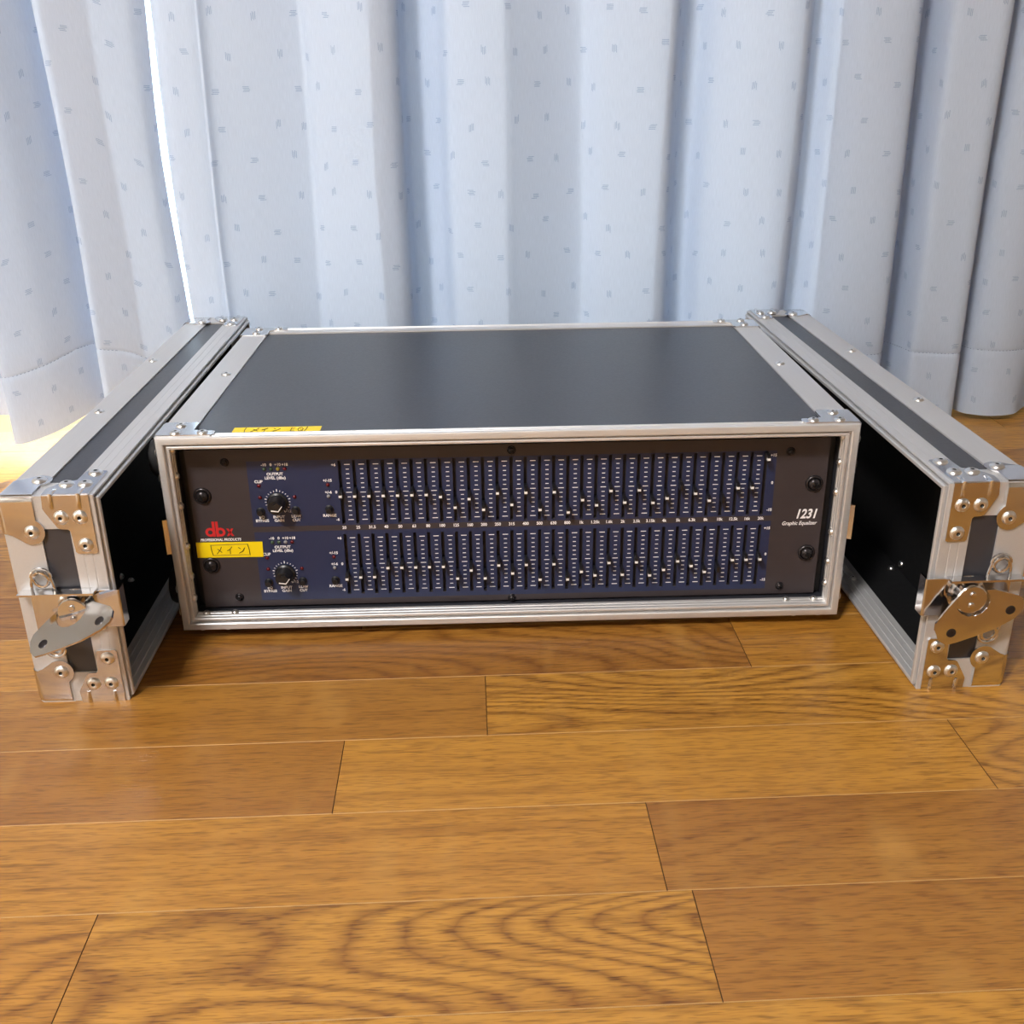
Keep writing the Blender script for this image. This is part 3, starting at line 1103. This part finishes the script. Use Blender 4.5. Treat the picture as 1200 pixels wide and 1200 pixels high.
    for c in ('led_red', 'led_green', 'led_yellow', 'led_clear'):
        bm = bmesh.new()
        bm_lathe(bm, [(0, 0), (0.0015, 0), (0.0014, 0.0006), (0.0009, 0.0012), (0, 0.0014)], 14, lambda x, y, z: (x, -z, y))
        bmesh.ops.recalc_face_normals(bm, faces=bm.faces[:])
        me = bpy.data.meshes.new('indicator_led')
        bm.to_mesh(me)
        bm.free()
        me.materials.append(M[c])
        me.polygons.foreach_set('use_smooth', [True] * len(me.polygons))
        led_mes[c] = me
    XC = -0.1763
    for ci, dz in enumerate(CH):
        z = lambda v: v + dz
        k = place('gain_knob', knob_me, t, Matrix.Translation(P(XC, z(0.1071))))
        place('grip_glint', glint_me, k, Matrix.Identity(4))
        bm = bmesh.new()
        for q in range(21):
            a = math.radians(-150 + q * 15)
            big = q in (0, 5, 10, 15, 20)
            ra, rb = 0.0084, (0.0105 if q == 10 else 0.0100 if big else 0.0096)
            hw = 0.00036 if big else 0.00024
            cx_, sz_ = math.sin(a), math.cos(a)
            pts = [(ra, -hw), (rb, -hw), (rb, hw), (ra, hw)]
            bm.faces.new([bm.verts.new(P(XC + r * cx_ + h * sz_, z(0.1071) + r * sz_ - h * cx_, 0.0001)) for r, h in pts])
        bmesh.ops.recalc_face_normals(bm, faces=bm.faces[:])
        finish('dial_scale', bm, M['white'], t)
        for x, zz in ((-0.1898, 0.0996), (-0.1632, 0.1001), (-0.1378, 0.1003)):
            place('push_button', btn_me, t, Matrix.Translation(P(x, z(zz))))
        for x, c in zip((-0.1838, -0.1787, -0.1736, -0.1685), ('led_green', 'led_green', 'led_yellow' if ci == 0 else 'led_clear', 'led_red')):
            place('indicator_led', led_mes[c], t, Matrix.Translation(P(x, z(0.1338))))
        for x, zz, c in ((-0.1891, 0.1206, 'led_red'), (-0.1892, 0.1110, 'led_red'), (-0.1632, 0.1110, 'led_red'), (-0.1376, 0.1203, 'led_red'), (-0.1377, 0.1109, 'led_clear')):
            place('indicator_led', led_mes[c], t, Matrix.Translation(P(x, z(zz))))
        S = 0.0031
        B = 0.00010
        for x, s in zip((-0.1840, -0.1787, -0.1736, -0.1683), ('-10', '0', '+10', '+18')):
            label(s, x, z(0.1371), 0.0030, bold=B)
        label('OUTPUT', XC, z(0.1296), S, bold=B)
        label('LEVEL (dBu)', XC, z(0.1265), S, bold=B)
        label('CLIP', -0.1891, z(0.1237), S, bold=B)
        label('EQ', -0.1894, z(0.0946), S, bold=B)
        label('BYPASS', -0.1894, z(0.0917), S, bold=B)
        label('INPUT', -0.1765, z(0.0946), S, bold=B)
        label('GAIN', -0.1765, z(0.0917), S, bold=B)
        label('LOW', -0.1634, z(0.0949), S, bold=B)
        label('CUT', -0.1634, z(0.0918), S, bold=B)
        label('+12', -0.1690, z(0.0992), 0.0028)
        label('+/-15', -0.1376, z(0.1236), S, bold=B)
        label('+/-6', -0.1376, z(0.1140), S, bold=B)
        label('RANGE', -0.1380, z(0.0949), S, bold=B)
        label('0', -0.1316, z(0.1140), S, bold=B)
        label('+6', -0.1322, z(0.1360), S, bold=B)
        label('-6', -0.1320, z(0.0914), S, bold=B)
        label('+15', 0.1990, z(0.1364), S, bold=B)
        label('0', 0.1997, z(0.1140), S, bold=B)
        label('-15', 0.1993, z(0.0916), S, bold=B)
    label('1231', 0.2370, 0.0872, 0.0108, shear=0.25, bold=0.00032, sx=0.80, align='RIGHT')
    label('Graphic Equalizer', 0.2372, 0.0797, 0.0044, shear=0.25, bold=0.00008, sx=0.86, align='RIGHT')
    label('PROFESSIONAL PRODUCTS', -0.2229, 0.0766, 0.0030, shear=0.2, bold=0.0001, sx=0.84)
    # red maker's mark: rounded d and b back to back, then a small x
    lg = bpy.data.objects.new('maker_logo', None)
    bm = bmesh.new()

    def ring(cx_, cz_, ro, ri, a0=0, a1=360, n=28):
        for q in range(n):
            p = math.radians(a0 + (a1 - a0) * q / n)
            p2 = math.radians(a0 + (a1 - a0) * (q + 1) / n)
            bm.faces.new([bm.verts.new(P(cx_ + r * math.cos(a), cz_ + r * math.sin(a), 0.00012)) for r, a in ((ri, p), (ro, p), (ro, p2), (ri, p2))])

    def quad(*pts):
        bm.faces.new([bm.verts.new(P(a, b, 0.00013)) for a, b in pts])
    ring(-0.2300, 0.0831, 0.0037, 0.00175)
    quad((-0.2282, 0.0794), (-0.2262, 0.0794), (-0.2262, 0.0920), (-0.2282, 0.0920))
    ring(-0.2222, 0.0831, 0.0037, 0.00175)
    quad((-0.2256, 0.0794), (-0.2236, 0.0794), (-0.2236, 0.0920), (-0.2256, 0.0920))
    for s in (1, -1):
        xa = -0.2149
        quad((xa - s * 0.0028, 0.0860), (xa - s * 0.0010, 0.0860), (xa + s * 0.0028, 0.0797), (xa + s * 0.0010, 0.0797)) if s == 1 else \
            quad((xa + 0.0010, 0.0860), (xa + 0.0028, 0.0860), (xa - 0.0010, 0.0797), (xa - 0.0028, 0.0797))
    bpy.data.objects.remove(lg, do_unlink=True)
    bmesh.ops.recalc_face_normals(bm, faces=bm.faces[:])
    finish('maker_logo', bm, M['red'], t)['label'] = 'red lettered maker logo'
    # yellow tape
    bm = bmesh.new()
    a = [(-0.2422, 0.0619), (-0.1917, 0.0616), (-0.1913, 0.0744), (-0.2420, 0.0748)]
    bm_prism(bm, a, 0.0002, 0.0005, lambda u, v, d: P(u, v, d))
    tp = finish('yellow_tape', bm, M['yellow'], t)
    tp['label'] = 'yellow tape with handwritten marker characters'
    hand(tp, lambda u, v: P(-0.2309 + u * 0.0290, 0.0637 + v * 0.0088, 0.0006), False)
    # screws
    bm = bmesh.new()
    bm_lathe(bm, [(0, 0), (0.0068, 0), (0.0068, 0.0006), (0.0058, 0.0018), (0.0052, 0.0018), (0.0050, 0.0012)], 26, lambda x, y, z: (x, -z, y))
    bm_lathe(bm, [(0, 0.0008), (0.0048, 0.0008), (0.0046, 0.0022), (0.0034, 0.0036), (0.0015, 0.0043), (0, 0.0044)], 22, lambda x, y, z: (x, -z, y))
    bmesh.ops.recalc_face_normals(bm, faces=bm.faces[:])
    scr = bpy.data.meshes.new('rack_screw')
    bm.to_mesh(scr)
    bm.free()
    scr.materials.append(M['screw'])
    scr.polygons.foreach_set('use_smooth', [True] * len(scr.polygons))
    bm = bmesh.new()
    for a in (20, 110):
        c_, s_ = math.cos(math.radians(a)), math.sin(math.radians(a))
        bm_prism(bm, [(-0.0024, -0.0005), (0.0024, -0.0005), (0.0024, 0.0005), (-0.0024, 0.0005)], 0.0030, 0.00490,
                 lambda u, v, d: (u * c_ - v * s_, -d, u * s_ + v * c_))
    bmesh.ops.recalc_face_normals(bm, faces=bm.faces[:])
    crs = bpy.data.meshes.new('cross_slot')
    bm.to_mesh(crs)
    bm.free()
    crs.materials.append(M['inner'])
    for x, zz in ((-0.2322, 0.1133), (-0.2325, 0.0553), (0.2320, 0.1128), (0.2318, 0.0543)):
        s = place('rack_screw', scr, t, Matrix.Translation(P(x, zz)))
        place('cross_slot', crs, s, Matrix.Identity(4))
    for x, zz in ((-0.2125, 0.1398), (-0.2140, 0.0268), (0.2117, 0.1392), (0.2131, 0.0255), (0.0001, 0.0206), (0.0010, 0.1450)):
        s = place('panel_screw', scr, t, Matrix.Translation(P(x, zz)) @ Matrix.Diagonal((0.5, 0.6, 0.5, 1)))
        place('cross_slot', crs, s, Matrix.Identity(4))
    return t


EQ = build_eq()

# ------------------------------------------------------------------ lids
LL, LH, LD = 0.511, 0.1567, 0.0627


def build_lid(s, loc, rz, label, wing_tilt):
    """s = -1: opening faces +x, closed face towards -x. local a = distance from the opening"""
    t = empty('case_lid', (loc[0], loc[1], 0), rz)
    tag(t, label, 'case lid', 'removed lids of the flight case')
    X = lambda a: s * a
    fn = lambda u, v, d: (X(d), u, v)
    prof = [(0, 0.0190), (0, 0.0135), (0.00015, 0.0132), (0.00015, 0.0128), (0, 0.0125), (0, 0.0075), (0.00015, 0.0072), (0.00015, 0.0068), (0, 0.0065), (0, 0.0003), (0.0003, 0), (0.0014, 0), (0.0014, 0.0030), (0.0026, 0.0030),
            (0.0026, -0.0018), (0.0032, -0.0024), (0.0052, -0.0024), (0.0058, -0.0018), (0.0058, 0.0025), (0.0063, 0.0028), (0.0063, 0.0034), (0.0058, 0.0037),
            (0.0058, 0.0080), (0.0063, 0.0083), (0.0063, 0.0089), (0.0058, 0.0092), (0.0058, 0.0135), (0.0063, 0.0138), (0.0063, 0.0144), (0.0058, 0.0147), (0.0058, 0.0195), (0.0050, 0.0195), (0.0050, 0.0050), (0.0012, 0.0050), (0.0012, 0.0190)]
    bm = bmesh.new()
    rect_sweep(bm, prof, 0, LL, 0, LH, fn)
    finish('opening_frame', bm, M['alu'], t, True, angle=25)
    # closed-side angle strips
    r = 0.0028
    arc = [(r - r * math.sin(q) , LD - r + r * math.cos(q)) for q in [math.radians(90 - k * 22.5) for k in range(5)]]
    lp = [(0.0012, 0.0382), (0, 0.0382)] + arc + [(0.0245, LD), (0.0245, LD - 0.0012), (0.0020, LD - 0.0012), (0.0012, LD - 0.0020)]
    for q in range(4):
        bm = bmesh.new()
        rect_sweep(bm, lp, 0, LL, 0, LH, fn, [q])
        finish('edge_strip', bm, M['alu'], t, True, angle=30)
    # short strips joining them across the corners
    k = 0.0236
    for y0, dy in ((0, 1), (LL, -1)):
        for z0, dz in ((0, 1), (LH, -1)):
            bm = bmesh.new()
            poly = [(0.0002, 0.0002), (k, 0.0002), (k, 0.0014), (0.0014, 0.0014), (0.0014, k), (0.0002, k)]
            bm_prism(bm, poly, 0.0191, 0.0381, lambda u, v, d: (X(d), y0 + dy * u, z0 + dz * v))
            finish('corner_strip', bm, M['alu'], t)
    # boards
    i0, i1 = 0.0013, 0.0049
    e = 0.0052
    xb = lambda a, b: (min(X(a), X(b)), max(X(a), X(b)))
    mm = [M['lam'], M['inner']]

    def board(name, a0, a1, y0, y1, z0, z1, inner_dir):
        bm = bmesh.new()
        xa, xc = xb(a0, a1)
        bm_box(bm, xa, xc, y0, y1, z0, z1)
        bm.normal_update()
        bmesh.ops.recalc_face_normals(bm, faces=bm.faces[:])
        for f in bm.faces:
            if f.normal.dot(Vector(inner_dir)) > 0.9:
                f.material_index = 1
        finish(name, bm, mm, t)
    board('top_panel', e, LD - i0, i0, LL - i0, LH - i1, LH - i0, (0, 0, -1))
    board('bottom_panel', e, LD - i0, i0, LL - i0, i0, i1, (0, 0, 1))
    board('end_panel', e, LD - i0, i0, i1, i1, LH - i1, (0, 1, 0))
    board('end_panel', e, LD - i0, LL - i1, LL - i0, i1, LH - i1, (0, -1, 0))
    board('face_panel', LD - i0 - 0.0045, LD - i0, i1, LL - i1, i1, LH - i1, (-s, 0, 0))
    # rivets along the strips
    for yy in (0.178, 0.333):
        for z0, dz in ((0, 1), (LH, -1)):
            place('rivet', RIV_M, t, at((X(LD - 0.0095), yy, z0), (0, 0, -dz)))
            place('rivet', RIV_M, t, at((X(LD), yy, z0 + dz * 0.0125), (s, 0, 0)))
            place('rivet', RIV_S, t, at((X(LD - 0.0115), yy, z0 + dz * i1), (0, 0, dz)))
            place('rivet', RIV_S, t, at((X(LD - i0 - 0.0045), yy - 0.006, z0 + dz * 0.0120), (-s, 0, 0)))
    for yy in (0.022, 0.16, 0.33, LL - 0.022):
        for z0, dz in ((0, 1), (LH, -1)):
            place('rivet', RIV_S, t, at((X(0.0110), yy, z0 + dz * 0.0058), (0, 0, dz)))
    # corner hardware
    brace = [(0.0028, -0.0004), (0.0328, -0.0004), (0.0335, 0.0085), (0.0325, 0.0108), (0.0262, 0.0222), (0.0245, 0.0233), (0.0195, 0.0236), (0.0182, 0.0250), (0.0172, 0.0400), (0.0160, 0.0412), (0.0042, 0.0414), (0.0028, 0.0402)]

    def bulge():
        pts = [(LD - 0.004, 0.0040), (0.0395, 0.0040), (0.0395, 0.0095)]
        cx_, cz_, rr = 0.0440, 0.0248, 0.0092
        for q in range(13):
            a = math.radians(112 + q * 17.0)      # from upper opening side round to lower closed side
            pts.append((cx_ + rr * math.cos(a), cz_ - rr * math.sin(a)))
        pts += [(0.0560, 0.0275), (LD - 0.004, 0.0265)]
        return pts
    bl = bulge()
    th = 0.0012
    for y0, dy in ((0, 1), (LL, -1)):
        for z0, dz in ((0, 1), (LH, -1)):
            on_end = lambda u, v, d: (X(u), y0 - dy * d, z0 + dz * v)
            on_top = lambda u, v, d: (X(u), y0 + dy * v, z0 - dz * d)
            bm = bmesh.new()
            bm_prism(bm, brace, 0.0, th, on_end)
            bm_prism(bm, brace, 0.0, th, on_top)
            bm_prism(bm, [(0, 0), (th * 0.95, 0), (th * 0.7, th * 0.7), (0, th * 0.95)], 0.0028, 0.0328,
                     lambda u, v, d: (X(d), y0 - dy * u, z0 - dz * v))
            for a in (0.0092, 0.0272):
                # pressed ridges over the fold
                n0 = Vector((0, -dy, -dz)).normalized()
                c0 = Vector((X(a), y0 - dy * 0.0004, z0 - dz * 0.0004))
                ridge = []
                for q, (pe, pt) in enumerate(((0.0085, None), (0.0060, None), (0.0025, None), (0, 0), (None, 0.0025), (None, 0.0060), (None, 0.0085))):
                    lift = (0.0000, 0.0010, 0.0016, 0.0009, 0.0016, 0.0010, 0.0000)[q]
                    if pe == 0 and pt == 0:
                        ridge.append(Vector((X(a), y0 - dy * (0.0009), z0 - dz * (0.0009))))
                    elif pt is None:
                        ridge.append(Vector((X(a), y0 - dy * (th * .35 + lift * .45), z0 + dz * pe)))
                    else:
                        ridge.append(Vector((X(a), y0 + dy * pt, z0 - dz * (th * .35 + lift * .45))))
                bm_tube(bm, ridge, 0.0016, 8)
            br = finish('corner_brace', bm, M['nickel'], t, True, angle=30)
            for (u, v) in ((0.0225, 0.0150), (0.0102, 0.0150), (0.0098, 0.0350)):
                place('rivet', RIV_L, br, at(on_end(u, v, th), (0, -dy, 0)))
                place('rivet', RIV_L, br, at(on_top(u, v + 0.002, th), (0, 0, -dz)))
            # rounded outer cap: three faces of a bevelled block, then the riveted ears
            bm = bmesh.new()
            o_ = th
            c = 0.0262
            xa, xc = xb(0.0395, LD + o_)
            ya, yc = sorted((y0 - dy * o_, y0 + dy * c))
            za, zc = sorted((z0 - dz * o_, z0 + dz * c))
            bm_box(bm, xa, xc, ya, yc, za, zc)
            bmesh.ops.recalc_face_normals(bm, faces=bm.faces[:])
            bm.normal_update()
            outn = (Vector((s, 0, 0)), Vector((0, -dy, 0)), Vector((0, 0, -dz)))
            kill = [f for f in bm.faces if not any(f.normal.dot(n) > 0.9 for n in outn)]
            bmesh.ops.delete(bm, geom=kill, context='FACES')
            es = [ed for ed in bm.edges if len(ed.link_faces) == 2]
            bmesh.ops.bevel(bm, geom=es + [v for v in bm.verts], offset=0.0052, segments=4, profile=0.5, affect='EDGES')
            bmesh.ops.recalc_face_normals(bm, faces=bm.faces[:])
            cen = Vector((X(LD - 0.01), y0 + dy * 0.01, z0 + dz * 0.01))
            f0 = max(bm.faces, key=lambda f: f.calc_area())
            if f0.normal.dot(f0.calc_center_median() - cen) < 0:
                bmesh.ops.reverse_faces(bm, faces=bm.faces[:])
            bm_prism(bm, bl, 0.0001, th - 0.00002, on_end)
            bm_prism(bm, bl, 0.0001, th - 0.00002, on_top)
            cap = finish('corner_cap', bm, M['nickel'], t, True, recalc=False, angle=50)
            place('rivet', RIV_L, cap, at(on_end(0.0432, 0.0250, th), (0, -dy, 0)))
            place('rivet', RIV_L, cap, at(on_top(0.0432, 0.0250, th), (0, 0, -dz)))
    # butterfly latch at each end
    BA, BZ = 0.0228, 0.0765
    wing = [(0.0064, 0.0724), (-0.0005, 0.0604), (-0.0004, 0.0550), (0.0035, 0.0471), (0.0088, 0.0435), (0.0154, 0.0452), (0.0290, 0.0500), (0.0412, 0.0550), (0.0534, 0.0627), (0.0575, 0.0680), (0.0579, 0.0717), (0.0565, 0.0770), (0.0530, 0.0802), (0.0359, 0.0851)]
    notch = []
    R_N = 0.0114
    for q in range(11):
        a = math.radians(48 - q * (48 + 200) / 10.0)
        notch.append((BA + R_N * math.cos(a), BZ + R_N * math.sin(a)))
    for end in (0, 1):
        yv = (lambda d: -d) if end == 0 else (lambda d: LL + d)
        L = empty('butterfly_latch', (0, 0, 0))
        L.parent = t
        bm = bmesh.new()
        q3 = lambda u, v, d: (X(u), yv(d), v)
        # base plate with turned-out upper flange
        bm_prism(bm, [(0.0065, 0.0585), (0.0525, 0.0585), (0.0525, 0.0880), (0.0065, 0.0880)], 0.0004, 0.0022, q3)
        bm_prism(bm, [(0.0085, 0.0878), (0.0575, 0.0878), (0.0590, 0.0884), (0.0590, 0.0892), (0.0085, 0.0894)], 0.0004, 0.0085, q3)
        bp = finish('latch_plate', bm, M['nickel'], L, True, angle=20)
        # hook plate reaching over the opening edge
        bm = bmesh.new()
        bm_prism(bm, [(0.0062, 0.0022), (0.0062, 0.0040), (-0.0062, 0.0040), (-0.0070, 0.0030), (-0.0070, -0.0060), (-0.0058, -0.0060), (-0.0058, 0.0020)], 0.0615, 0.0892,
                 lambda u, v, d: (X(u), yv(v), d))
        finish('latch_hook', bm, M['nickel'], L, True, angle=20)
        # turning boss
        bm = bmesh.new()
        bm_lathe(bm, [(0, 0.0015), (0.0135, 0.0015), (0.0118, 0.0040), (0.0106, 0.0070), (0.0106, 0.0108), (0.0098, 0.0118), (0, 0.0120)], 32,
                 lambda x, y, z: (X(BA + x), yv(z), BZ + y))
        bs = finish('latch_boss', bm, M['nickel'], L, True)
        for dv in (0.0040, -0.0040):
            bm = bmesh.new()
            bm_lathe(bm, [(0, 0.0118), (0.0022, 0.0118), (0.0020, 0.0132), (0, 0.0136)], 14, lambda x, y, z: (X(BA + x), yv(z), BZ + dv + y))
            finish('boss_pin', bm, M['nickel'], bs, True)
        # wing handle
        bm = bmesh.new()
        ax = math.radians(20)
        ct, st_ = math.cos(ax), math.sin(ax)
        tl = wing_tilt if end == 0 else 0.0
        flip = (s < 0)

        def wp(u, v, d):
            p, q_ = u - BA, v - BZ
            al = p * ct + q_ * st_
            pe = -p * st_ + q_ * ct            # perpendicular, negative = hanging side
            y_ = 0.0122 + d * math.cos(tl) - pe * math.sin(tl)
            pe2 = pe * math.cos(tl) + d * math.sin(tl)
            p2, q2 = al * ct - pe2 * st_, al * st_ + pe2 * ct
            return (X(BA + (-p2 if flip else p2)), yv(y_), BZ + q2)
        poly = wing + notch
        bm_prism(bm, poly, 0.0, 0.0016, wp)
        wg = finish('wing_handle', bm, M['nickel'], L)
        for (hu, hv) in ((0.0112, 0.0530), (0.0492, 0.0692)):
            bm = bmesh.new()
            bm_lathe(bm, [(0.0012, 0.0017), (0.0029, 0.0019), (0.0034, 0.0016)], 18, lambda x, y, z: wp(hu + x, hv + y, z))
            bm_lathe(bm, [(0.0, 0.00165), (0.0026, 0.00165)], 18, lambda x, y, z: wp(hu + x, hv + y, z))
            finish('wing_hole', bm, M['screw'], wg, True, recalc=False)
        # spring loops
        for (ra, rz_) in ((0.0425, 0.0985), (0.0425, 0.0465)):
            bm = bmesh.new()
            n = 24
            bm_tube(bm, [(X(ra + 0.0050 * math.cos(2 * math.pi * q / n)), yv(0.0042 + 0.001 * math.sin(2 * math.pi * q / n)), rz_ + 0.0056 * math.sin(2 * math.pi * q / n)) for q in range(n)], 0.0013, 8, True)
            sg = -1 if rz_ > BZ else 1
            for da in (-0.0070, 0.0070):
                bm_tube(bm, [(X(ra + da * 0.85), yv(0.0036), rz_ + sg * -0.0015), (X(ra + da), yv(0.0036), rz_ + sg * 0.0030), (X(ra + da * 1.1), yv(0.0030), rz_ + sg * 0.0100)], 0.0011, 8)
            bm_tube(bm, [(X(ra + 0.0070 * math.cos(math.pi * q / 10) * 0.95), yv(0.0036), rz_ - sg * (0.0015 + 0.0062 * math.sin(math.pi * q / 10))) for q in range(11)], 0.0011, 8)
            finish('spring_loop', bm, M['nickel'], L, True)
    return t


build_lid(-1, (-0.2731, -0.0817), 0.0059, 'case lid on its long edge with the latch wing swung out from its plate', math.radians(64))
build_lid(1, (0.2826, -0.0942), 0.0219, 'case lid on its long edge with the latch wing lying flat against its plate', 0.0)
print('planks', NPLANK, 'objects', len(bpy.data.objects))
